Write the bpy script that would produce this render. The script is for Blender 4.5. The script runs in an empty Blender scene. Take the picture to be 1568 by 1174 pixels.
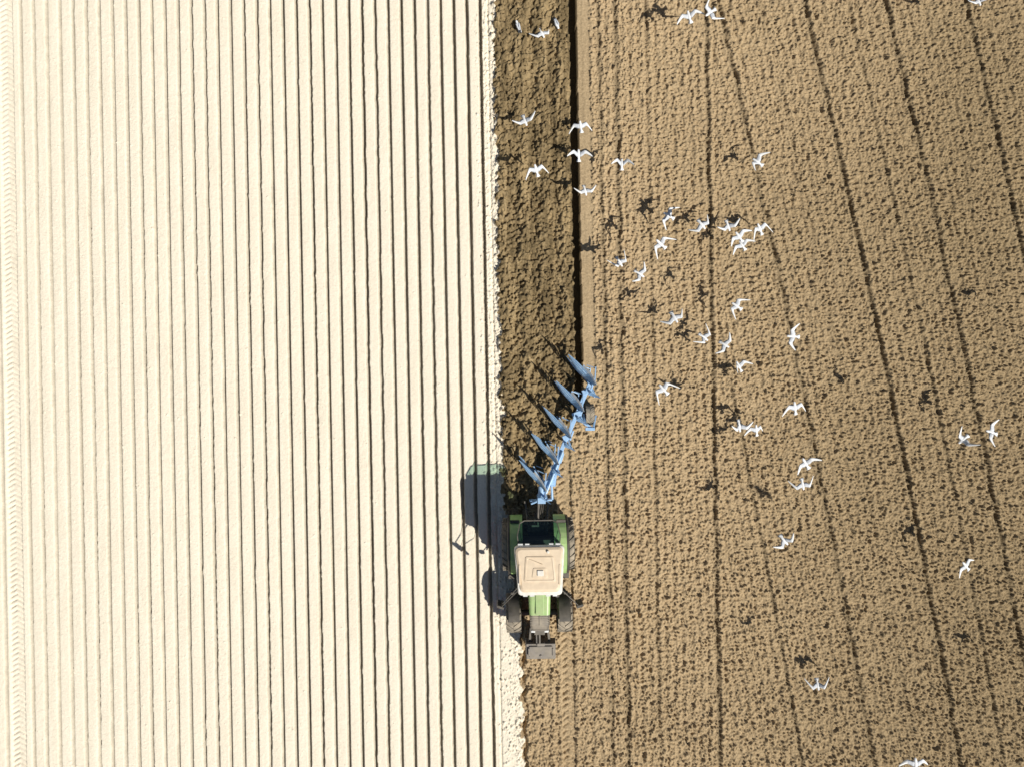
import bpy, bmesh, math, random
import numpy as np
from mathutils import Vector, Matrix
random.seed(7); rng=np.random.default_rng(11)
SC=38.5; H=27.0; SH=0.019
scene=bpy.context.scene
scene.view_settings.view_transform='Standard'; scene.view_settings.look='None'; scene.view_settings.exposure=0

# ------------------------------------------------------------------ materials
def new_mat(name):
    m=bpy.data.materials.new(name); m.use_nodes=True
    nt=m.node_tree; nt.nodes.clear()
    o=nt.nodes.new('ShaderNodeOutputMaterial'); b=nt.nodes.new('ShaderNodeBsdfPrincipled')
    nt.links.new(b.outputs[0],o.inputs[0]); return m,nt,b,o
def mat(name,c1,c2=None,rough=0.6,scale=6,metal=0,dust=0.0,bump=0.0,spec=0.4):
    m,nt,b,o=new_mat(name)
    c2=c2 or tuple(x*0.75 for x in c1)
    tc=nt.nodes.new('ShaderNodeTexCoord'); n=nt.nodes.new('ShaderNodeTexNoise')
    n.inputs['Scale'].default_value=scale; n.inputs['Detail'].default_value=6
    nt.links.new(tc.outputs['Object'],n.inputs['Vector'])
    r=nt.nodes.new('ShaderNodeValToRGB')
    r.color_ramp.elements[0].position=.35; r.color_ramp.elements[0].color=(*c2,1)
    r.color_ramp.elements[1].position=.62; r.color_ramp.elements[1].color=(*c1,1)
    nt.links.new(n.outputs['Fac'],r.inputs[0]); col=r.outputs[0]
    if dust>0:
        g=nt.nodes.new('ShaderNodeNewGeometry'); sx=nt.nodes.new('ShaderNodeSeparateXYZ')
        nt.links.new(g.outputs['Normal'],sx.inputs[0])
        mr=nt.nodes.new('ShaderNodeMapRange'); mr.inputs[1].default_value=0.2; mr.inputs[2].default_value=1
        mr.inputs[3].default_value=0; mr.inputs[4].default_value=dust
        nt.links.new(sx.outputs['Z'],mr.inputs[0])
        n2=nt.nodes.new('ShaderNodeTexNoise'); n2.inputs['Scale'].default_value=4; n2.inputs['Detail'].default_value=8
        nt.links.new(tc.outputs['Object'],n2.inputs['Vector'])
        mm=nt.nodes.new('ShaderNodeMath'); mm.operation='MULTIPLY'; 
        m3=nt.nodes.new('ShaderNodeMath'); m3.operation='MULTIPLY'; m3.inputs[1].default_value=1.7
        nt.links.new(n2.outputs['Fac'],m3.inputs[0])
        nt.links.new(mr.outputs[0],mm.inputs[0]); nt.links.new(m3.outputs[0],mm.inputs[1]); mm.use_clamp=True
        mx=nt.nodes.new('ShaderNodeMix'); mx.data_type='RGBA'
        nt.links.new(mm.outputs[0],mx.inputs[0]); nt.links.new(col,mx.inputs[6]); mx.inputs[7].default_value=(.44,.37,.27,1)
        col=mx.outputs[2]
    nt.links.new(col,b.inputs['Base Color'])
    b.inputs['Roughness'].default_value=rough; b.inputs['Metallic'].default_value=metal
    b.inputs['Specular IOR Level'].default_value=spec
    if bump>0:
        bp=nt.nodes.new('ShaderNodeBump'); bp.inputs['Strength'].default_value=bump; bp.inputs['Distance'].default_value=.01
        nt.links.new(n.outputs['Fac'],bp.inputs['Height']); nt.links.new(bp.outputs[0],b.inputs['Normal'])
    return m
M={}
M['green']=mat('green_paint',(.35,.57,.20),(.29,.49,.16),.35,5,dust=.4)
M['roof']=mat('roof_beige',(.72,.58,.41),(.64,.51,.36),.5,5,bump=.1)
M['roofw']=mat('roof_white',(.80,.77,.70),(.70,.66,.58),.5,5)
M['black']=mat('black_plastic',(.03,.03,.032),(.02,.02,.02),.5,8,dust=.22)
M['dark']=mat('chassis_grey',(.06,.06,.06),(.035,.035,.035),.6,8,dust=.3)
M['grille']=mat('grille_mesh',(.14,.13,.12),(.09,.085,.08),.6,20,dust=.6)
M['tyre']=mat('tyre_rubber',(.10,.095,.09),(.055,.055,.05),.9,9,dust=.9,bump=.2,spec=.1)
M['rim']=mat('rim_paint',(.35,.05,.03),(.3,.04,.03),.5,6,dust=.3)
M['weight']=mat('cast_weight',(.17,.16,.16),(.12,.115,.11),.7,6,dust=.5)
M['blue']=mat('blue_paint',(.34,.55,.80),(.25,.46,.73),.28,7,dust=.16,spec=.7)
M['steel']=mat('worn_steel',(.60,.65,.70),(.40,.43,.46),.3,9,metal=.3,dust=.1)
M['lamp']=mat('lamp_lens',(.75,.75,.72),(.6,.6,.58),.2,5)
M['seat']=mat('seat_fabric',(.05,.06,.06),(.03,.035,.035),.9,15)
def glass():
    m=bpy.data.materials.new('tinted_glass'); m.use_nodes=True; nt=m.node_tree; nt.nodes.clear()
    o=nt.nodes.new('ShaderNodeOutputMaterial'); t=nt.nodes.new('ShaderNodeBsdfTransparent'); t.inputs[0].default_value=(.42,.62,.56,1)
    g=nt.nodes.new('ShaderNodeBsdfGlossy'); g.inputs['Roughness'].default_value=.05; g.inputs[0].default_value=(.9,1,1,1)
    fr=nt.nodes.new('ShaderNodeFresnel'); fr.inputs[0].default_value=1.6
    mx=nt.nodes.new('ShaderNodeMixShader'); nt.links.new(fr.outputs[0],mx.inputs[0]); nt.links.new(t.outputs[0],mx.inputs[1]); nt.links.new(g.outputs[0],mx.inputs[2])
    nt.links.new(mx.outputs[0],o.inputs[0]); return m
M['glass']=glass()
M['gwhite']=mat('feather_white',(.84,.84,.82),(.78,.78,.77),.8,12,spec=.1)
M['ggrey']=mat('feather_grey',(.62,.64,.66),(.54,.56,.59),.8,12,spec=.1)
M['gblack']=mat('feather_black',(.05,.05,.05),(.03,.03,.03),.8,12,spec=.1)
M['gbeak']=mat('beak',(.6,.25,.05),(.5,.2,.04),.5,12)

# ------------------------------------------------------------------ ground
def vnoise(x,y,s,seed):
    n=512; t=np.random.default_rng(seed).random((n,n)).astype(np.float32)
    a=x/s+1000.3; b=y/s+1000.7
    ia=np.floor(a).astype(np.int64); ib=np.floor(b).astype(np.int64)
    fa=(a-ia).astype(np.float32); fb=(b-ib).astype(np.float32)
    fa=fa*fa*(3-2*fa); fb=fb*fb*(3-2*fb)
    i0=ia%n;i1=(ia+1)%n;j0=ib%n;j1=(ib+1)%n
    return (t[i0,j0]*(1-fa)+t[i1,j0]*fa)*(1-fb)+(t[i0,j1]*(1-fa)+t[i1,j1]*fa)*fb
def grow(start,d0,f,end):
    out=[];p=start;d=d0
    while p<end: d*=f; p+=d; out.append(p)
    return np.array(out)
xl=np.arange(-24,0,0.024); xr=np.arange(0,24,0.027)
ex=grow(24,.033,1.12,1500)
gx=np.concatenate([-ex[::-1],xl,xr,ex])
yd=np.arange(-18.5,18.5,0.029); ey=grow(18.5,.035,1.12,1500)
gy=np.concatenate([-ey[::-1],yd,ey])
nx,ny=len(gx),len(gy)
X,Y=np.meshgrid(gx,gy,indexing='ij'); X=X.astype(np.float64)
W=X-SH*Y
dxl=np.gradient(gx)[:,None]; dyl=np.gradient(gy)[None,:]
fade=np.clip((0.14-np.maximum(dxl,dyl*.35))/.08,0,1)
n_c=vnoise(X,Y,.12,1); n_m=vnoise(X,Y,.33,2); n_l=vnoise(X,Y,1.3,3); n_xl=vnoise(X,Y,5,4)
n_f=vnoise(X,Y,.06,5)
edge=(n_c-.5)*.24+(n_m-.5)*.20
front=-4.1+(W-1.13)*2.1
frontline=np.maximum(front,-4.9)
ploughed=(Y>frontline)
bound=np.where(Y>-5.2,-.44,np.where(Y<-9.4,.17,np.interp(Y,[-9.4,-5.2],[.17,-.30])))
cream=(X+edge<bound)
fresh=(~cream)&(X<2.83)&ploughed
tan=(~cream)&(~fresh)
# --- cream beds
P=.5225; g0=-.93
k=np.floor((g0-X)/P); d=(g0-X)-k*P+ (vnoise(X*0+k*7.3,Y,.35,6)-.5)*.020+(n_c-.5)*.014
kr=np.random.default_rng(5).random(4096)[np.clip(k.astype(int),-100,3000)%4096]
D=.165+.05*kr+ (n_l-.5)*.05
D=D*np.interp(X,[-24,-12,0],[.80,1.0,1.15])
prof=np.interp(d,[-.02,0.0,.024,.115,.17,P-.06,P],[0,-.0,-1,-1,-.10,0,-.0])
bed=prof*D+ .010*np.sin(np.pi*np.clip(d/P,0,1)) 
groove_shade=np.interp(d,[.0,.015,.10,.15],[0,1,1,0])*(X<g0+.03)  # colour mask for the shade painted along each groove floor
bed=np.where(X>g0+.03, -.02+ -.06*np.exp(-((X+.70)/.04)**2), bed)
bed=bed+(n_f-.5)*.008+(n_c-.5)*.006
tt=(X+19.88); inb=np.clip((.30-np.abs(tt))/.05,0,1)
chev=((Y+np.abs(tt)*.55)/.21)%1.0
bed=np.where(inb>0, bed*(1-inb)+inb*(-.05-.028*(chev<.45)*(.4+n_m)+(n_c-.5)*.01), bed)
groove_shade=groove_shade*(1-inb)
# --- tan tilled field
V=W+.205*Y+.0011*Y*Y
diag=np.clip((W-8.1)/.25,0,1)
rowc=np.where(diag>.5,V,X)
rows=np.sin(2*np.pi*rowc/.335+2*n_l)*(.008+.020*n_m)
rib=np.maximum(vnoise(rowc,Y*1.0+rowc*.5,.085,33)*.5+vnoise(rowc*.6,Y*2.2,.11,34)*.5-.5,0)*.26
chunk=np.maximum(vnoise(X*.9+Y*.35,Y*.9-X*.35,.07,31)-.50,0)*.15
till=rows+chunk+rib+(n_f-.5)*.045+(n_c-.5)*.018+(n_m-.5)*.022+(n_l-.5)*.03
def track(c,w,dp,s):
    n=vnoise(rowc*0+s,Y,.28,s+9); j=(vnoise(rowc*0+s,Y,.5,s+40)-.5)*.10
    n2=vnoise(rowc*0+s,Y,1.7,s+70)
    c=c+j
    return -dp*(.22+1.0*n*(.5+n2))*np.exp(-(c/w)**2)+.35*dp*np.exp(-((c-2.2*w)/w)**2)
trk=np.zeros_like(X)
for s,(c,w_,dp) in enumerate([(3.72,.06,.08),(4.38,.07,.11),(3.05,.05,.015),(5.6,.06,.035),(7.98,.065,.11)]):
    trk+=track(X-c,w_,dp,s)
for s,(c,w_,dp) in enumerate([(8.7,.055,.065),(11.5,.06,.10),(13.2,.05,.025),(14.95,.065,.12),(16.7,.055,.045),(18.2,.065,.12),(19.8,.05,.025),(21.4,.065,.11),(24.7,.06,.09)]):
    trk+=track(V-c,w_,dp,s+20)*diag
till+=trk
tp=np.clip((.28-np.abs(X-2.0))/.05,0,1)*((Y<-.8)&(X>.2))
till=till*(1-.6*tp)+tp*(-.03-.05*(((Y+np.abs(X-2.0)*.7)/.26)%1<.42)*(.4+n_m))
pf=np.exp(-((X-.27+(n_m-.5)*.25)/.075)**2)*(.06+.2*n_m)
till-=pf*(Y<-4.9)
# --- fresh ploughing
fr=(vnoise(X,Y*.35,.20,21)-.5)*.10+(vnoise(X,Y,.10,22)-.5)*.10+(n_m-.5)*.08+(n_f-.5)*.06
fr+=.05*np.sin(2*np.pi*(X+.4)/.8)+.03
Hh=np.where(cream,bed,np.where(fresh,fr,till))
sh=np.clip((.28-np.abs(X-3.08))/.06,0,1)*(Y>front-.4)
Hh=np.where(fresh|cream,Hh,Hh*(1-.85*sh))
fw=(n_m-.5)*.07
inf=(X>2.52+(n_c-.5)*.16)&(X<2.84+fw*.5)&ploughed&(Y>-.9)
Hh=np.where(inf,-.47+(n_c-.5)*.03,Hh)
# --- clods
Cl=np.zeros((nx,ny),dtype=np.float32)
def clods(N,xa,xb,ya,yb,rmin,rmax,hf,K,cond,seed):
    r_=np.random.default_rng(seed)
    cx=r_.uniform(xa,xb,N); cy=r_.uniform(ya,yb,N)
    ci=np.clip(np.searchsorted(gx,cx),K,nx-K-1); cj=np.clip(np.searchsorted(gy,cy),K,ny-K-1)
    ok=cond(ci,cj,cx,cy,r_); cx,cy,ci,cj=cx[ok],cy[ok],ci[ok],cj[ok]; N=len(cx)
    r=rmin+(rmax-rmin)*r_.random(N)**2.5; hh=r*hf*(.6+.8*r_.random(N)); el=.5+.8*r_.random(N); th=r_.random(N)*3.14
    c,s=np.cos(th),np.sin(th); ph=r_.random(N)*6.28
    for a in range(-K,K+1):
        for b in range(-K,K+1):
            I=ci+a; J=cj+b
            ddx=gx[I]-cx; ddy=gy[J]-cy
            u=(ddx*c+ddy*s)/r; v=(-ddx*s+ddy*c)/(r*el)
            rad=np.sqrt(u*u+v*v)*(1+.22*np.sin(3*np.arctan2(v,u)+ph))
            z=np.where(rad<1,hh*np.minimum(1,2.2*(1-rad))*(1+.25*u),0).astype(np.float32)
            np.maximum.at(Cl,(I,J),z)
tz=tan&~inf; fz=fresh&~inf
smooth=(sh>.3)|(tp>.4)
nearT=np.exp(-((X-4.2)/.6)**2)*.5
clods(95000,-.4,24,-18.4,18.4,.022,.048,1.2,2,lambda i,j,x,y,r:tz[i,j]&(~smooth[i,j])&(r.random(len(x))<.15+.8*n_l[i,j]+nearT[i,j]),101)
clods(17000,-.4,24,-18.4,18.4,.035,.070,1.2,3,lambda i,j,x,y,r:tz[i,j]&(~smooth[i,j])&(r.random(len(x))<.15+.7*n_l[i,j]+nearT[i,j]),102)
clods(250,-.4,24,-18.4,18.4,.08,.12,.7,5,lambda i,j,x,y,r:tz[i,j]&(~smooth[i,j]),107)
clods(13000,-.6,3,-5,18.4,.035,.10,1.3,4,lambda i,j,x,y,r:fz[i,j],103)
clods(1900,-.6,3,-5,18.4,.08,.17,.9,6,lambda i,j,x,y,r:fz[i,j],104)
clods(11000,-1.2,.35,-18.4,18.4,.02,.06,1.0,2,lambda i,j,x,y,r:cream[i,j]&(r.random(len(x))<np.clip(1.15+1.1*(x-bound[i,j]),0.02,1)),105)
clods(4000,-24,-.8,-18.4,18.4,.02,.035,.8,2,lambda i,j,x,y,r:cream[i,j],106)
Hh=Hh+Cl*np.where(inf,0.2,1)
for (wx,wy,ww,wl) in [(0.0,-6.1,.36,.5),(2.0,-6.1,.36,.5),(.07,-8.8,.3,.35),(2.03,-8.8,.3,.35),(3.03,-1.21,.19,.2)]:
    mk=np.clip((ww-np.abs(W-wx))/.05,0,1)*np.clip((wl-np.abs(Y-wy))/.08,0,1)
    Hh=Hh*(1-mk)+mk*(-.02)
Hh=Hh*fade
co=np.empty((nx,ny,3),dtype=np.float32); co[...,0]=W; co[...,1]=Y; co[...,2]=Hh
co=co.reshape(-1,3)
idx=np.arange(nx*ny,dtype=np.int32).reshape(nx,ny)
q=np.stack([idx[:-1,:-1],idx[1:,:-1],idx[1:,1:],idx[:-1,1:]],-1).reshape(-1,4)
me=bpy.data.meshes.new('ground'); nf=len(q)
me.vertices.add(len(co)); me.vertices.foreach_set('co',co.ravel())
me.loops.add(nf*4); me.loops.foreach_set('vertex_index',q.ravel())
me.polygons.add(nf); me.polygons.foreach_set('loop_start',np.arange(0,nf*4,4,dtype=np.int32)); me.polygons.foreach_set('loop_total',np.full(nf,4,dtype=np.int32))
me.update(calc_edges=True)
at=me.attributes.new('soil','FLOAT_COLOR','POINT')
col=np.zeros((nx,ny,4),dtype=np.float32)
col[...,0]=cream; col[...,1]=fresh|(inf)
col[...,2]=np.clip(np.clip((W-4)/14,0,1)*.85+(n_xl-.5)*.3,0,1)      # soil gets darker towards the right, varied by noise
col[...,3]=np.where(inf,1,np.where(cream,groove_shade*.85*fade,np.clip(-trk/.08,0,.5)))   # shade painted into the colour of groove, track and trench floors
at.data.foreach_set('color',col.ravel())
ground=bpy.data.objects.new('ground',me); scene.collection.objects.link(ground)
m,nt,b,o=new_mat('field_soil')
L=nt.links.new
atn=nt.nodes.new('ShaderNodeAttribute'); atn.attribute_name='soil'
sep=nt.nodes.new('ShaderNodeSeparateColor'); L(atn.outputs['Color'],sep.inputs[0])
tc=nt.nodes.new('ShaderNodeTexCoord')
def noise(scale,det,vec=None,rough=.6):
    n=nt.nodes.new('ShaderNodeTexNoise'); n.inputs['Scale'].default_value=scale; n.inputs['Detail'].default_value=det; n.inputs['Roughness'].default_value=rough
    L(vec or tc.outputs['Object'],n.inputs['Vector']); return n.outputs['Fac']
def ramp(f,stops):
    r=nt.nodes.new('ShaderNodeValToRGB'); e=r.color_ramp.elements
    while len(e)<len(stops): e.new(.5)
    for i,(p,c) in enumerate(stops): e[i].position=p; e[i].color=(*c,1)
    L(f,r.inputs[0]); return r.outputs[0]
def mix(f,a,bb,mode='MIX'):
    x=nt.nodes.new('ShaderNodeMix'); x.data_type='RGBA'; x.blend_type=mode
    if isinstance(f,float): x.inputs[0].default_value=f
    else: L(f,x.inputs[0])
    L(a,x.inputs[6]); L(bb,x.inputs[7]); return x.outputs[2]
mp=nt.nodes.new('ShaderNodeMapping'); mp.inputs['Scale'].default_value=(1,.12,1); L(tc.outputs['Object'],mp.inputs[0])
nfine=noise(14,6); nbig=noise(.35,4); nstk=noise(3.2,5,mp.outputs[0])
cr=ramp(nfine,[(.3,(.72,.635,.495)),(.6,(.85,.775,.625))])
cr=mix(.35,cr,ramp(nstk,[(.3,(.69,.60,.46)),(.7,(.87,.80,.655))]))
tn=ramp(nfine,[(.3,(.27,.197,.113)),(.65,(.53,.40,.24))])
tn=mix(.35,tn,ramp(nbig,[(.3,(.35,.255,.145)),(.7,(.50,.375,.222))]))
tw=ramp(nfine,[(.3,(.175,.128,.07)),(.65,(.355,.265,.15))])
tn=mix(sep.outputs[2],tn,tw)
fs=ramp(nfine,[(.3,(.10,.074,.037)),(.7,(.29,.213,.115))])
fs=mix(.5,fs,ramp(nstk,[(.4,(.11,.08,.04)),(.62,(.46,.34,.18))]))
c=mix(sep.outputs[0],tn,cr); c=mix(sep.outputs[1],c,fs)
gr=mix(sep.outputs[0],ramp(nfine,[(.3,(.06,.048,.03)),(.7,(.10,.08,.048))]),ramp(nfine,[(.3,(.17,.15,.115)),(.7,(.26,.23,.175))]))  # dark tones for the painted shade in grooves, tracks and trench
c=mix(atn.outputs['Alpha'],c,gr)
L(c,b.inputs['Base Color']); b.inputs['Roughness'].default_value=.95; b.inputs['Specular IOR Level'].default_value=.05
bp=nt.nodes.new('ShaderNodeBump'); bp.inputs['Strength'].default_value=.85; bp.inputs['Distance'].default_value=.025
L(noise(22,8,rough=.7),bp.inputs['Height']); L(bp.outputs[0],b.inputs['Normal'])
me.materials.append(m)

# ------------------------------------------------------------------ mesh helpers
def empty(name,loc,rot=(0,0,0)):
    e=bpy.data.objects.new(name,None); e.location=loc; e.rotation_euler=rot; e.empty_display_size=.3
    scene.collection.objects.link(e); return e
def obj(name,bm,mats,parent,smooth=False,bevel=0):
    me=bpy.data.meshes.new(name); bmesh.ops.recalc_face_normals(bm,faces=bm.faces); bm.to_mesh(me); bm.free()
    for k in (mats if isinstance(mats,list) else [mats]): me.materials.append(M[k])
    if smooth:
        for p in me.polygons: p.use_smooth=True
    ob=bpy.data.objects.new(name,me); scene.collection.objects.link(ob); ob.parent=parent
    if bevel:
        md=ob.modifiers.new('b','BEVEL'); md.width=bevel; md.segments=2; md.limit_method='ANGLE'
    return ob
def addbox(bm,c,s,rot=None,mi=0,taper=1.0):
    vs=[]
    for z in (-1,1):
        t=taper if z>0 else 1
        for x,y in ((-1,-1),(1,-1),(1,1),(-1,1)):
            v=Vector((x*s[0]/2*t,y*s[1]/2*t,z*s[2]/2))
            if rot: v=rot@v
            vs.append(bm.verts.new(v+Vector(c)))
    for f in ((3,2,1,0),(4,5,6,7),(0,1,5,4),(1,2,6,5),(2,3,7,6),(3,0,4,7)):
        fc=bm.faces.new([vs[i] for i in f]); fc.material_index=mi
def addbar(bm,a,b2,w,h=None,mi=0,w2=None):
    a=Vector(a); b2=Vector(b2); h=h or w; d=(b2-a); l=d.length; d.normalize()
    up=Vector((0,0,1)) if abs(d.z)<.95 else Vector((0,1,0))
    s=d.cross(up).normalized(); u=s.cross(d)
    vs=[]; w2=w2 or w
    for p,ww in ((a,w),(b2,w2)):
        for i,j in ((-1,-1),(1,-1),(1,1),(-1,1)): vs.append(bm.verts.new(p+s*i*ww/2+u*j*h/2))
    for f in ((3,2,1,0),(4,5,6,7),(0,1,5,4),(1,2,6,5),(2,3,7,6),(3,0,4,7)):
        fc=bm.faces.new([vs[i] for i in f]); fc.material_index=mi
def addtube(bm,a,b2,r,n=12,mi=0,r2=None):
    a=Vector(a); b2=Vector(b2); d=(b2-a).normalized(); r2=r2 or r
    up=Vector((0,0,1)) if abs(d.z)<.95 else Vector((0,1,0))
    s=d.cross(up).normalized(); u=s.cross(d); A=[];B=[]
    for i in range(n):
        t=2*math.pi*i/n; v=s*math.cos(t)+u*math.sin(t); A.append(bm.verts.new(a+v*r)); B.append(bm.verts.new(b2+v*r2))
    for i in range(n):
        bm.faces.new((A[i],A[(i+1)%n],B[(i+1)%n],B[i])).material_index=mi
    bm.faces.new(A[::-1]).material_index=mi; bm.faces.new(B).material_index=mi
def loft(bm,rings,mi=None,cap=True):
    R=[[bm.verts.new(p) for p in r] for r in rings]; n=len(R[0])
    for i in range(len(R)-1):
        for j in range(n):
            f=bm.faces.new((R[i][j],R[i][(j+1)%n],R[i+1][(j+1)%n],R[i+1][j]))
            if mi: f.material_index=mi(i)
    if cap:
        f=bm.faces.new(R[0][::-1]); f2=bm.faces.new(R[-1])
        if mi: f.material_index=mi(0); f2.material_index=mi(len(R)-2)
def wheel(parent,name,c,R,w,nl,rim=.55):
    bm=bmesh.new(); n=48
    prof=[(R*rim,-w*.40),(R*(rim+.1),-w*.49),(R*.82,-w*.52),(R*.92,-w*.47),(R*.95,-w*.3),(R*.955,0),(R*.95,w*.3),(R*.92,w*.47),(R*.82,w*.52),(R*(rim+.1),w*.49),(R*rim,w*.40)]
    rings=[]
    for i in range(n):
        t=2*math.pi*i/n; rings.append([bm.verts.new((x+c[0],c[1]+r*math.cos(t),c[2]+r*math.sin(t))) for r,x in prof])
    for i in range(n):
        a=rings[i]; b2=rings[(i+1)%n]
        for j in range(len(prof)-1): bm.faces.new((a[j],a[j+1],b2[j+1],b2[j]))
    for side in (-1,1):
        for k2 in range(nl):
            a0=2*math.pi*(k2+(.5 if side>0 else 0))/nl; da=.055*1.0/R*.8; sw=-.42*w/R
            vs=[]
            for (x,sa,rt,rb) in ((.01*side,0,R,R*.93),(side*w*.5,sw,R*.975,R*.90)):
                for (aa,rr) in ((-da,rb),(da,rb),(da*.8,rt),(-da*.8,rt)):
                    t=a0+sa+aa; vs.append(bm.verts.new((x+c[0],c[1]+rr*math.cos(t),c[2]+rr*math.sin(t))))
            for f in ((0,1,2,3),(7,6,5,4),(0,4,5,1),(1,5,6,2),(2,6,7,3),(3,7,4,0)): bm.faces.new([vs[i] for i in f])
    obj(name+'_tyre',bm,'tyre',parent)
    bm=bmesh.new()
    addtube(bm,(c[0]-w*.38,c[1],c[2]),(c[0]+w*.38,c[1],c[2]),R*(rim+.02),32)
    addtube(bm,(c[0]-w*.5,c[1],c[2]),(c[0]+w*.5,c[1],c[2]),R*.2,16)
    obj(name+'_rim',bm,'rim',parent)
def arc_fender(bm,xa,xb,c,r,t0,t1,th=.04,n=14,lip=None):
    prev=None
    for i in range(n+1):
        t=t0+(t1-t0)*i/n; ring=[]
        for rr,x in ((r,xa),(r,xb),(r+th,xb-.03 if xb>xa else xb+.03),(r+th,xa)):
            ring.append(bm.verts.new((x,c[0]+rr*math.cos(t),c[1]+rr*math.sin(t))))
        if prev:
            for j in range(4): bm.faces.new((prev[j],prev[(j+1)%4],ring[(j+1)%4],ring[j]))
        else: bm.faces.new(ring)
        prev=ring
    bm.faces.new(prev[::-1])

# ------------------------------------------------------------------ tractor (front faces -Y, local origin at rear axle on ground)
T=empty('farm_tractor',(1.0,-6.1,0),(0,math.radians(-.7),SH)); T.scale=(1,1,1.05)
wheel(T,'rear_left',(-1.0,0,1.0),1.0,.68,20); wheel(T,'rear_right',(1.0,0,1.0),1.0,.68,20)
wheel(T,'front_left',(-.97,-2.72,.74),.74,.56,17); wheel(T,'front_right',(.97,-2.72,.74),.74,.56,17)
bm=bmesh.new()
addbox(bm,(0,-.1,.95),(.75,1.5,.6)); addbox(bm,(0,-1.8,.95),(.5,2.2,.5)); addtube(bm,(-.95,0,1.0),(.95,0,1.0),.17)
addtube(bm,(-.8,-2.72,.74),(.8,-2.72,.74),.11); addbox(bm,(0,-2.72,.75),(.5,.45,.35)); addbox(bm,(0,-3.1,.85),(.55,.45,.4))
obj('chassis',bm,'dark',T,bevel=.02)
bm=bmesh.new()
for s in (-1,1):
    addbox(bm,(s*.72,-1.15,.78),(.42,1.0,.62)); 
    for i in range(4): addbox(bm,(s*1.02,-1.05,.45+.27*i),(.26,.42,.035))
    addbar(bm,(s*1.02,-.84,.42),(s*.98,-.84,1.4),.03); addbar(bm,(s*1.02,-1.26,.42),(s*.98,-1.26,1.4),.03)
obj('fuel_tank_and_steps',bm,'black',T,bevel=.03)
def rr(y,w,zt,zb,cr=.12,cx=0):
    pts=[]; n=4
    for (sx,sz,a0) in ((1,1,0),(-1,1,90),(-1,-1,180),(1,-1,270)):
        for i in range(n+1):
            a=math.radians(a0+90*i/n)
            pts.append((cx+sx*(w/2-cr)+cr*math.cos(a), y, (zt-cr if sz>0 else zb+cr)+cr*math.sin(a)))
    return pts
bm=bmesh.new()
loft(bm,[rr(-1.2,.92,2.0,1.2),rr(-1.35,.86,2.06,1.2),rr(-1.8,.80,2.05,1.15),rr(-2.4,.76,1.98,1.1)],cap=True)
obj('hood',bm,'green',T)
bm=bmesh.new()
addbox(bm,(0,-1.85,2.062),(.30,1.0,.035),Matrix.Rotation(math.radians(2.5),3,'X'))
obj('hood_crease',bm,'green',T,bevel=.015)
bm=bmesh.new()
loft(bm,[rr(-2.403,.75,1.965,1.1),rr(-2.8,.73,1.86,1.05),rr(-3.06,.66,1.68,1.0),rr(-3.2,.54,1.42,.95,.1),rr(-3.24,.48,1.2,.95,.08)])
for i in range(9): addbar(bm,(-.36+.02*i/9,-2.46-i*.07,1.955-i*.022-(.02*max(0,i-5))),(.36-.02*i/9,-2.46-i*.07,1.955-i*.022-(.02*max(0,i-5))),.022,.02)
addbar(bm,(0,-2.42,1.975),(0,-2.82,1.87),.04,.03)
obj('nose_grille',bm,'grille',T)
bm=bmesh.new()
for s in (-1,1): addbox(bm,(s*.25,-3.17,1.42),(.16,.1,.12),Matrix.Rotation(.5,3,'X'))
obj('headlights',bm,'lamp',T,bevel=.02)
bm=bmesh.new()
for s in (-1,1): arc_fender(bm,s*.74,s*1.18,(-2.72,.74),.80,math.radians(20),math.radians(95),.03)
obj('front_fenders',bm,'black',T)
bm=bmesh.new()
for s in (-1,1): arc_fender(bm,s*.58,s*1.05,(0,1.0),1.09,math.radians(5),math.radians(150),.045)
obj('rear_fenders',bm,'green',T)
bm=bmesh.new()
for s in (-1,1): arc_fender(bm,s*1.051,s*1.14,(0,1.0),1.085,math.radians(5),math.radians(150),.035)
for s in (-1,1): addbox(bm,(s*.86,.98,1.62),(.34,.09,.14))
obj('fender_lips',bm,'black',T)
bm=bmesh.new()
addbox(bm,(0,-.38,1.32),(1.30,1.5,.14)); addbox(bm,(0,.20,1.62),(1.12,.25,.6))
for s in (-1,1):
    pts=[((s*.62,.33,1.35),(s*.78,.34,2.92)),((s*.74,-.35,1.3),(s*.82,-.35,2.92)),((s*.60,-1.22,1.3),(s*.70,-1.10,2.92))]
    for a,b2 in pts: addbar(bm,a,b2,.075,.075)
    addbar(bm,(s*.62,.33,1.40),(s*.74,-.35,1.34),.06); addbar(bm,(s*.74,-.35,1.34),(s*.60,-1.22,1.34),.06)
    addbar(bm,(s*.78,.34,2.9),(s*.82,-.35,2.9),.07); addbar(bm,(s*.82,-.35,2.9),(s*.70,-1.1,2.9),.07)
addbar(bm,(-.78,.34,2.9),(.78,.34,2.9),.07); addbar(bm,(-.7,-1.1,2.9),(.7,-1.1,2.9),.07)
addbar(bm,(-.62,.33,1.9),(.62,.33,1.9),.05)
obj('cab_frame',bm,'black',T)
bm=bmesh.new()
def quad(bm,*p): bm.faces.new([bm.verts.new(v) for v in p])
for s in (-1,1):
    quad(bm,(s*.64,.31,1.4),(s*.75,-.33,1.36),(s*.825,-.33,2.88),(s*.79,.32,2.88))
    quad(bm,(s*.75,-.37,1.36),(s*.61,-1.2,1.36),(s*.71,-1.09,2.88),(s*.825,-.37,2.88))
quad(bm,(-.58,-1.225,1.36),(.58,-1.225,1.36),(.68,-1.11,2.88),(-.68,-1.11,2.88))
obj('cab_glass',bm,'glass',T)
bm=bmesh.new()
pw=[(-.72,.40,2.93),(.72,.40,2.93),(.76,.75,2.90),(.66,1.16,2.76),(.50,1.24,2.72),(-.50,1.24,2.72),(-.66,1.16,2.76),(-.76,.75,2.90)]
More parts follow.
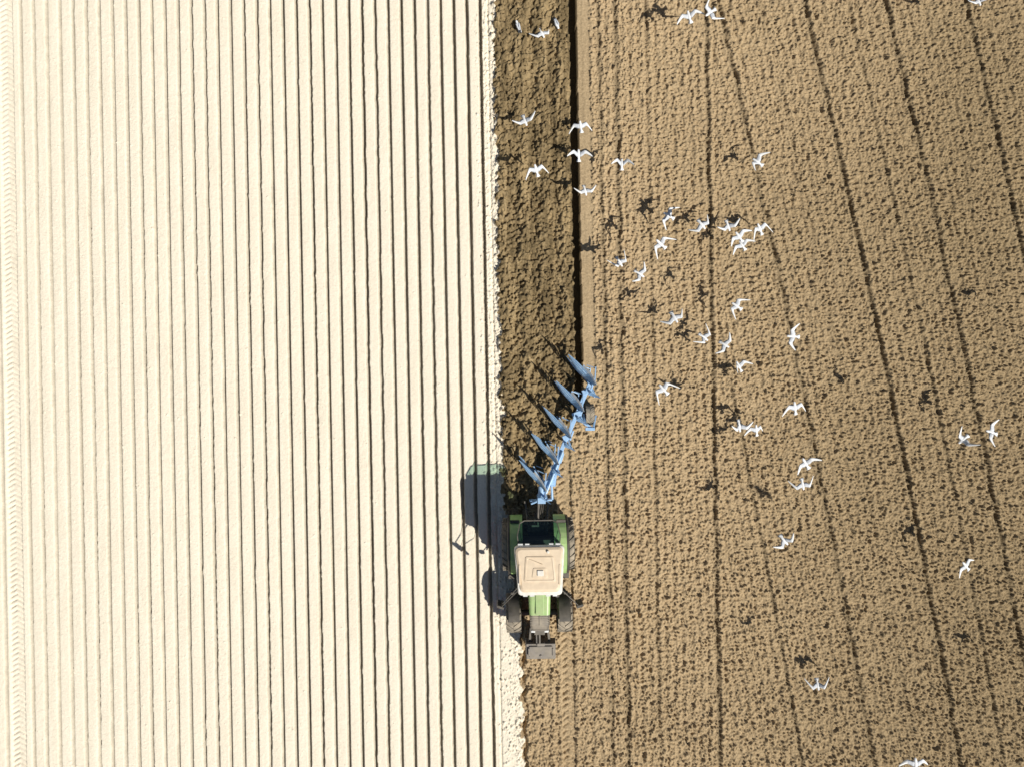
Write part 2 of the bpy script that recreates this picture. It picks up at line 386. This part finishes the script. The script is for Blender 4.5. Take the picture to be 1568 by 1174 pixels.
quad(bm,pw[0],pw[1],pw[2],pw[7]); quad(bm,pw[7],pw[2],pw[3],pw[6]); quad(bm,pw[6],pw[3],pw[4],pw[5])
obj('rear_window',bm,'glass',T)
bm=bmesh.new()
for i in range(8): addbar(bm,pw[i],pw[(i+1)%8],.035,.03)
addtube(bm,(-.6,.36,2.3),(-.68,.9,2.84),.012,8); addtube(bm,(.6,.36,2.3),(.68,.9,2.84),.012,8)
obj('rear_window_frame',bm,'black',T)
bm=bmesh.new()
addbox(bm,(0,-.15,1.72),(.5,.5,.14)); addbox(bm,(0,.12,2.05),(.48,.13,.62),Matrix.Rotation(-.15,3,'X')); addbox(bm,(0,.16,2.42),(.26,.1,.16))
addbox(bm,(.38,-.2,1.9),(.14,.55,.12)); addbox(bm,(0,-.95,1.7),(.4,.25,.6))
obj('seat',bm,'seat',T,bevel=.04)
bm=bmesh.new(); addtube(bm,(0,-.85,1.85),(0,-.68,2.1),.03)
for i in range(20):
    a=2*math.pi*i/20; b_=2*math.pi*(i+1)/20
    f=lambda t:(.2*math.cos(t),-.66+.2*math.sin(t)*.85,2.12+.2*math.sin(t)*.45)
    addtube(bm,f(a),f(b_),.016,6)
obj('steering_wheel',bm,'black',T)
def outline(sx,y0,y1,wf,z,cr=.14,n=5):
    pts=[]
    for (px,py,a0) in ((sx-cr,y1-cr,0),(-(sx-cr),y1-cr,90),(-(wf-cr),y0+cr,180),((wf-cr),y0+cr,270)):
        for i in range(n+1):
            a=math.radians(a0+90*i/n); pts.append((px+cr*math.cos(a),py+cr*math.sin(a),z))
    return pts
bm=bmesh.new()
loft(bm,[outline(.80,-1.22,.40,.72,2.93),outline(.88,-1.30,.44,.78,2.98),outline(.88,-1.30,.44,.78,3.06),outline(.85,-1.26,.41,.75,3.11)])
obj('roof_rim',bm,'roofw',T)
bm=bmesh.new()
loft(bm,[outline(.84,-1.19,.40,.70,3.08),outline(.83,-1.17,.39,.69,3.15),outline(.76,-1.06,.32,.62,3.19,.12)])
obj('roof_shell',bm,'roof',T)
bm=bmesh.new()
loft(bm,[outline(.50,-.80,.10,.56,3.18,.06),outline(.49,-.79,.09,.55,3.21,.06),outline(.44,-.74,.04,.50,3.218,.05),outline(.42,-.72,.02,.48,3.205,.05)])
addbar(bm,(-.7,-.2,3.19),(-.7,-.9,3.19),.05,.03); addbar(bm,(.7,-.2,3.19),(.68,-.9,3.19),.05,.03)
obj('roof_panel',bm,'roof',T)
bm=bmesh.new()
loft(bm,[outline(.24,-.66,-.30,.28,3.2,.05),outline(.23,-.65,-.31,.27,3.222,.05),outline(.20,-.62,-.34,.24,3.226,.05)])
addbar(bm,(-.35,.0,3.21),(.1,-.19,3.23),.02,.02)
obj('roof_hatch',bm,'roof',T)
bm=bmesh.new(); addbox(bm,(.02,-.48,3.245),(.22,.2,.05)); addtube(bm,(.3,.25,3.18),(.3,.25,3.26),.05)
obj('roof_antenna_box',bm,'roofw',T,bevel=.02)
bm=bmesh.new()
for s in (-1,1):
    for i in (0,1): addbox(bm,(s*(.28+.24*i),-1.32,3.02),(.16,.06,.09)); 
    addbox(bm,(s*.66,.47,3.0),(.18,.07,.10)); addbox(bm,(s*.42,.47,3.0),(.16,.07,.09))
obj('work_lights',bm,'lamp',T,bevel=.012)
bm=bmesh.new()
for s in (-1,1):
    addbar(bm,(s*.74,-1.16,2.86),(s*1.36,-1.80,2.72),.035); addbar(bm,(s*.68,-1.18,2.2),(s*1.36,-1.80,2.45),.025); addbar(bm,(s*1.36,-1.80,2.75),(s*1.36,-1.80,2.1),.03)
    addbox(bm,(s*1.42,-1.84,2.48),(.26,.09,.44),Matrix.Rotation(s*.35,3,'Z')); addbox(bm,(s*1.42,-1.84,2.12),(.24,.08,.18),Matrix.Rotation(s*.35,3,'Z'))
    addbar(bm,(s*.62,-1.28,1.8),(s*.95,-1.6,1.75),.03); addbox(bm,(s*.98,-1.63,1.78),(.16,.1,.14))
obj('mirrors',bm,'black',T,bevel=.015)
bm=bmesh.new(); addtube(bm,(.62,-1.42,1.3),(.62,-1.42,2.75),.075,14); addtube(bm,(.62,-1.42,2.7),(.62,-1.36,2.9),.055,14); addtube(bm,(-.58,-1.42,1.4),(-.58,-1.42,2.0),.09,14)
obj('exhaust',bm,'dark',T)
bm=bmesh.new()
for s in (-1,1): addbar(bm,(s*.3,-3.1,.75),(s*.38,-3.85,.7),.09,.12)
addbar(bm,(0,-3.2,1.1),(.0,-3.85,1.0),.07); addtube(bm,(-.12,-3.25,1.05),(-.12,-3.8,1.0),.035); addbox(bm,(0,-3.35,.95),(.4,.2,.35))
obj('front_linkage',bm,'dark',T,bevel=.01)
bm=bmesh.new()
addbox(bm,(.04,-4.15,.66),(1.18,.62,.56),taper=.95); addbox(bm,(.04,-4.15,.96),(.9,.42,.06)); addbox(bm,(.04,-3.86,.9),(.3,.12,.3))
addbox(bm,(-.42,-4.15,1.0),(.06,.3,.05)); addbox(bm,(.50,-4.15,1.0),(.06,.3,.05)); addtube(bm,(.04,-4.3,.98),(.04,-4.3,1.03),.05)
obj('front_weight',bm,'weight',T,bevel=.04)
bm=bmesh.new()
for s in (-1,1):
    addbar(bm,(s*.30,.5,.75),(s*.46,1.55,.62),.07,.1); addtube(bm,(s*.36,.55,1.5),(s*.42,1.2,.68),.035); addtube(bm,(s*.22,.6,1.3),(s*.36,1.0,.7),.05)
    addbox(bm,(s*.33,.62,1.4),(.1,.35,.1))
addtube(bm,(0,.6,1.3),(.05,1.6,1.25),.045); addbox(bm,(0,.65,1.0),(.5,.25,.7)); addbox(bm,(0,.85,.55),(.2,.4,.15))
for i in range(4): addtube(bm,(-.15+.1*i,.75,1.25),(.1+.05*i,1.7,1.1),.015,6)
obj('rear_linkage',bm,'dark',T)

# ------------------------------------------------------------------ plough
PL=empty('reversible_plough',(1.2,-4.3,0))
o0=Vector((1.2,-4.3,0))
def w(x,y,z): return Vector((x,y,z))-o0
bm=bmesh.new(); ZB=.85
addbox(bm,w(1.12,-4.42,.9),(.30,.22,.95)); addbar(bm,w(.68,-4.55,.6),w(1.56,-4.5,.6),.1,.12); addbar(bm,w(.75,-4.5,.65),w(1.08,-4.42,1.3),.06,.08); addbar(bm,w(1.5,-4.5,.65),w(1.16,-4.42,1.3),.06,.08)
addtube(bm,w(1.12,-4.5,.85),w(1.15,-3.95,.85),.13,16)
addtube(bm,w(.72,-4.55,1.28),w(1.3,-4.3,1.32),.04); addtube(bm,w(1.55,-4.45,.9),w(1.5,-3.5,.95),.045)
addbar(bm,w(1.15,-4.1,ZB),w(1.62,-3.75,ZB),.16,.14); addbar(bm,w(1.62,-3.95,ZB),w(1.75,-2.85,ZB),.10,.12)
b0=Vector((1.22,-4.15,ZB)); b1=Vector((3.05,.12,ZB))
addbar(bm,b0-o0,b1-o0,.15,.15)
addbar(bm,w(1.62,-3.75,ZB+.02),w(1.62+.5,-1.95,ZB+.02),.07,.10)
addtube(bm,w(1.3,-4.2,1.05),w(1.95,-2.6,1.0),.045)
for i in range(5):
    c0=b0.lerp(b1,(.08+.205*i)); 
    addbox(bm,c0-o0+Vector((.0,0,.10)),(.34,.2,.03),Matrix.Rotation(.4,3,'Z')); addbox(bm,c0-o0-Vector((.0,0,.10)),(.34,.2,.03),Matrix.Rotation(.4,3,'Z'))
    addbar(bm,c0-o0+Vector((.12,-.12,.0)),c0-o0+Vector((.24,.25,.02)),.06,.14)
addbar(bm,w(2.55,-1.35,ZB),w(3.12,-1.75,ZB),.1,.1); addbar(bm,w(3.12,-1.78,ZB),w(3.27,-1.25,.5),.07,.09); addbar(bm,w(2.84,-1.6,ZB),w(2.80,-1.2,.45),.07,.07)
addbox(bm,w(3.0,-1.74,ZB+.05),(.36,.12,.12)); 
obj('main_frame',bm,'blue',PL,bevel=.012)
bm=bmesh.new()
def bez(t,r):
    a=Vector((0,0)); b_=Vector((-.16,.70)); c_=Vector((-.92,1.20))
    return a*(1-t)**2+b_*2*t*(1-t)+c_*t*t
def board(bm,root,s0,s1,t0,t1,up,n=10,mi=0,L=1.0,th=.016):
    def pt(t,s):
        p=bez(t,0)*L; tg=(bez(min(1,t+.01),0)-bez(max(0,t-.01),0)).normalized(); nr=Vector((-tg.y,tg.x))
        wd=.60*(.45+.55*min(1,t/.25))*(1-.5*max(0,t-.5)/.5)
        lean=-.10+ .42*math.sin(math.pi*min(1,t*.9))
        zz=1.0-(s*wd)-.12*t*t-(.06*t)
        off=nr*(lean*s*(1-.4*s)) - nr*(.14*(1-s)**2*(1-t))
        z=zz if up else -zz
        return Vector((root[0]+p.x+off.x,root[1]+p.y+off.y,ZB+z))-o0
    A=[]
    for i in range(n+1):
        t=t0+(t1-t0)*i/n; A.append((pt(t,s0),pt(t,s1)))
    vs=[]
    for i,(p,q_) in enumerate(A):
        j=min(i,n-1); tgd=(A[j+1][0]-A[j][0]); nn=tgd.cross(q_-p).normalized()*th
        vs.append([bm.verts.new(p),bm.verts.new(q_),bm.verts.new(q_+nn),bm.verts.new(p+nn)])
    for i in range(n):
        for k_ in range(4):
            f=bm.faces.new((vs[i][k_],vs[i][(k_+1)%4],vs[i+1][(k_+1)%4],vs[i+1][k_])); f.material_index=mi
    bm.faces.new(vs[0]).material_index=mi; bm.faces.new(vs[-1][::-1]).material_index=mi
roots=[(1.16+.462*i,-4.02+.985*i) for i in range(5)]
for r in roots:
    for up in (True,False):
        sg=1 if up else -1
        board(bm,r,0,.17,0.0,.55,up,mi=1)
        board(bm,r,.18,1.0,0.0,.34,up)
        for q0 in (.20,.42,.64,.84): board(bm,r,q0,q0+.15,.35,1.0 - .22*abs(q0-.30),up,mi=0)
        bx,by=r[0]+.05,r[1]+.15
        addbar(bm,Vector((bx+.03,by-.05,ZB))-o0,Vector((bx,by+.02,ZB+sg*.45))-o0,.05,.24); addbar(bm,Vector((bx,by+.02,ZB+sg*.43))-o0,Vector((bx-.02,by+.12,ZB+sg*.80))-o0,.045,.18)
        addbar(bm,Vector((bx-.08,by+.2,ZB+sg*.62))-o0,Vector((bx-.36,by+.62,ZB+sg*.6))-o0,.035)
        addbar(bm,Vector((bx+.02,by,ZB+sg*.88))-o0,Vector((bx+.06,by+.55,ZB+sg*.86))-o0,.035,.12)
        addbar(bm,Vector((bx+.05,by+.5,ZB+sg*.84))-o0,Vector((bx-.25,by+.62,ZB+sg*.7))-o0,.03)
        sx,sy=r[0]+.20,r[1]-.42
        addbar(bm,Vector((r[0]+.05,r[1]-.05,ZB))-o0,Vector((sx,sy,ZB+sg*.2))-o0,.05,.06); addbar(bm,Vector((sx,sy,ZB+sg*.18))-o0,Vector((sx-.02,sy+.02,ZB+sg*.55))-o0,.04,.08)
        board(bm,(sx,sy-.05),.35,.9,0,.8,up,n=5,L=.36)
obj('plough_bodies',bm,['blue','steel'],PL)
wheel(PL,'depth_wheel',tuple(w(3.03,-1.21,.41)),.42,.33,14,.5)

# ------------------------------------------------------------------ gulls
def gull_mesh(name,inner,outer,sweep,folded=False):
    bm=bmesh.new(); n=12
    st=[(.245,.004,-.008),(.212,.014,-.003),(.195,.034,.004),(.165,.044,.008),(.13,.044,.005),(.09,.060,0),(.02,.074,-.005),(-.06,.068,-.003),(-.13,.046,.002),(-.19,.026,.006),(-.21,.012,.008)]
    loft(bm,[[(r*math.cos(2*math.pi*i/n),y,z+r*.85*math.sin(2*math.pi*i/n)) for i in range(n)] for y,r,z in st],mi=lambda i:3 if i==0 else 0)
    R=[]
    for y,wd,th in ((-.13,.045,.012),(-.20,.07,.006),(-.285,.10 if not folded else .06,.003)):
        R.append([(-wd,y,.005),(0,y-.008,.005+th),(wd,y,.005),(0,y-.008,.005-th)])
    loft(bm,R,mi=lambda i:0)
    for s in (-1,1):
        if folded:
            R=[]
            for y,x0,wd,z in ((.10,.045,.02,.03),(.04,.06,.05,.05),(-.08,.05,.055,.05),(-.2,.03,.04,.035),(-.33,.015,.008,.03)):
                R.append([(s*(x0-wd),y,z+.01),(s*x0,y,z+.03),(s*(x0+wd*.6),y,z-.02),(s*x0,y,z-.01)])
            loft(bm,R,mi=lambda i:1 if i<3 else 2)
            addtube(bm,(s*.025,0,-.04),(s*.028,.01,-.13),.006,6,3); addbox(bm,(s*.028,.03,-.13),(.04,.05,.008),mi=3)
            continue
        S=[(0.0,.085,.19,.024),(.08,.10,.20,.022),(.16,.125,.18,.018),(.22,.145,.165,.015),(.29,.12-.10*sweep,.145,.012),(.37,.07-.28*sweep,.12,.009),(.45,.015-.45*sweep,.09,.007),(.52,-.05-.6*sweep,.05,.005),(.56,-.095-.65*sweep,.012,.003)]
        x=.03; z=.02; prev=0; rings=[]
        for i,(d,ly,ch,th) in enumerate(S):
            ang=inner if d<=.22 else outer
            step=d-prev; prev=d
            if i>0: x+=step*math.cos(ang)*(1-.25*max(0,sweep) if d>.22 else 1); z+=step*math.sin(ang)
            nz=Vector((-math.sin(ang)*s,0,math.cos(ang)))
            ring=[]
            for (f,t) in ((0,0),(.25,1),(.6,.6),(1,.05),(.6,-.35),(.25,-.6)):
                p=Vector((s*x,ly-ch*f,z))+nz*th*t; ring.append(tuple(p))
            rings.append(ring)
        loft(bm,rings,mi=lambda i:1 if i<3 else (2 if i>=7 else 0))
    bmesh.ops.recalc_face_normals(bm,faces=bm.faces)
    me=bpy.data.meshes.new(name); bm.to_mesh(me); bm.free()
    for k_ in ('gwhite','ggrey','gblack','gbeak'): me.materials.append(M[k_])
    for p in me.polygons: p.use_smooth=True
    return me
vari=[gull_mesh('gull_pose_%d'%i,a,b_,s) for i,(a,b_,s) in enumerate([(.35,.05,.15),(.6,.25,.1),(.1,-.45,.3),(.75,.5,.2),(-.2,-.6,.2),(.4,-.3,.5),(.15,.1,0.1),(.6,-.1,.4)])]
stand=gull_mesh('gull_standing',0,0,0,True)
birds=[(1055,25,15),(1087,20,115),(830,52,25),(804,186,12),(889,193,10),(886,237,12),(821,260,25),(952,251,5),(896,293,18),(1159,248,50),(1023,330,62),(1011,373,55),(1075,345,45),(1115,347,10),(1131,362,48),(1163,350,30),(1136,375,42),(949,402,45),(980,420,48),(1127,468,58),(1033,487,30),(1078,517,45),(1110,528,65),(1131,560,20),(1213,515,80),(1015,595,33),(1217,623,5),(1132,653,20),(1158,657,10),(1233,708,40),(1229,742,3),(1474,673,140),(1517,661,75),(1201,827,28),(1478,865,52),(1252,1048,18),(1402,1168,5),(1498,3,20)]
shadows=[(1012,10),(825,48),(779,175),(772,241),(867,187),(862,228),(908,235),(862,276),(1123,236),(985,314),(992,306),(937,338),(1047,332),(1092,338),(1085,352),(1123,335),(895,378),(906,380),(962,445),(1000,473),(1025,418),(1075,448),(1047,494),(1046,515),(915,534),(1103,566),(1104,621),(1122,643),(1100,657),(1033,586),(1087,743),(1166,752),(1289,577),(1415,612),(1480,448),(1391,810),(1146,951),(1216,1018),(1474,973)]
sx_,sy_=-.665*SC,-.577*SC
pairs=[]
for i,(bx,by,_) in enumerate(birds):
    u,v=bx-784,by-587
    for j,(px,py) in enumerate(shadows):
        a=np.array([-u/H+sx_,-v/H+sy_]); r=np.array([px-784-u,py-587-v])
        h=float(a@r/(a@a)); res=float(np.linalg.norm(a*h-r))
        if .15<h<7: pairs.append((res,i,j,h))
pairs.sort(); hb={}; us=set()
for res,i,j,h in pairs:
    if res<24 and i not in hb and j not in us: hb[i]=h; us.add(j)
place=[]
for i,(bx,by,a) in enumerate(birds):
    place.append((bx,by,hb.get(i,1.2+1.5*random.random()),a))
for j,(px,py) in enumerate(shadows):
    if j in us: continue
    for h in np.arange(.5,9,.25):
        f=1-h/H; ix=(px-784-sx_*h)/f; iy=(py-587-sy_*h)/f
        if ix>784+28 or iy>587+28: 
            place.append((ix+784,iy+587,float(h),random.uniform(-60,60))); break
for n_,(bx,by,h,a) in enumerate(place):
    f=(1-h/H)/SC
    me=vari[n_*5%len(vari)] if n_%3 else vari[(n_*3)%len(vari)]
    ob=bpy.data.objects.new('gull',me); scene.collection.objects.link(ob)
    ob.location=((bx-784)*f,-(by-587)*f,h)
    fl=180 if random.random()<.25 else 0
    sc=.86+.14*random.random(); ob.scale=(sc,sc,sc)
    ob.rotation_euler=(random.uniform(-.2,.2),random.uniform(-.35,.35),math.radians(a+fl+random.uniform(-12,12)))
for (bx,by,a) in ((793,44,20),(852,42,200)):
    ob=bpy.data.objects.new('gull',stand); scene.collection.objects.link(ob)
    ob.location=((bx-784)/SC,-(by-587)/SC,.22); ob.rotation_euler=(.1,0,math.radians(a))

# ------------------------------------------------------------------ light, sky, camera
sd=Vector((.665,-.577,1)).normalized()
el=math.asin(sd.z); az=math.atan2(sd.x,sd.y)
wd_=bpy.data.worlds.new('World'); scene.world=wd_; wd_.use_nodes=True; nt=wd_.node_tree
bg=nt.nodes['Background']; sky=nt.nodes.new('ShaderNodeTexSky'); sky.sky_type='NISHITA'; sky.sun_disc=False
sky.sun_elevation=el; sky.sun_rotation=az
nt.links.new(sky.outputs[0],bg.inputs[0]); bg.inputs[1].default_value=.05
su=bpy.data.lights.new('sun','SUN'); su.energy=5; su.angle=math.radians(.53); su.color=(1,.96,.89)
so=bpy.data.objects.new('sun',su); scene.collection.objects.link(so); so.rotation_euler=sd.to_track_quat('Z','Y').to_euler(); so.location=sd*60
cam=bpy.data.cameras.new('camera'); cam.sensor_width=36; cam.lens=36*H/(1568/SC); cam.clip_end=4000
cobj=bpy.data.objects.new('camera',cam); cobj.location=(0,0,H); scene.collection.objects.link(cobj); scene.camera=cobj
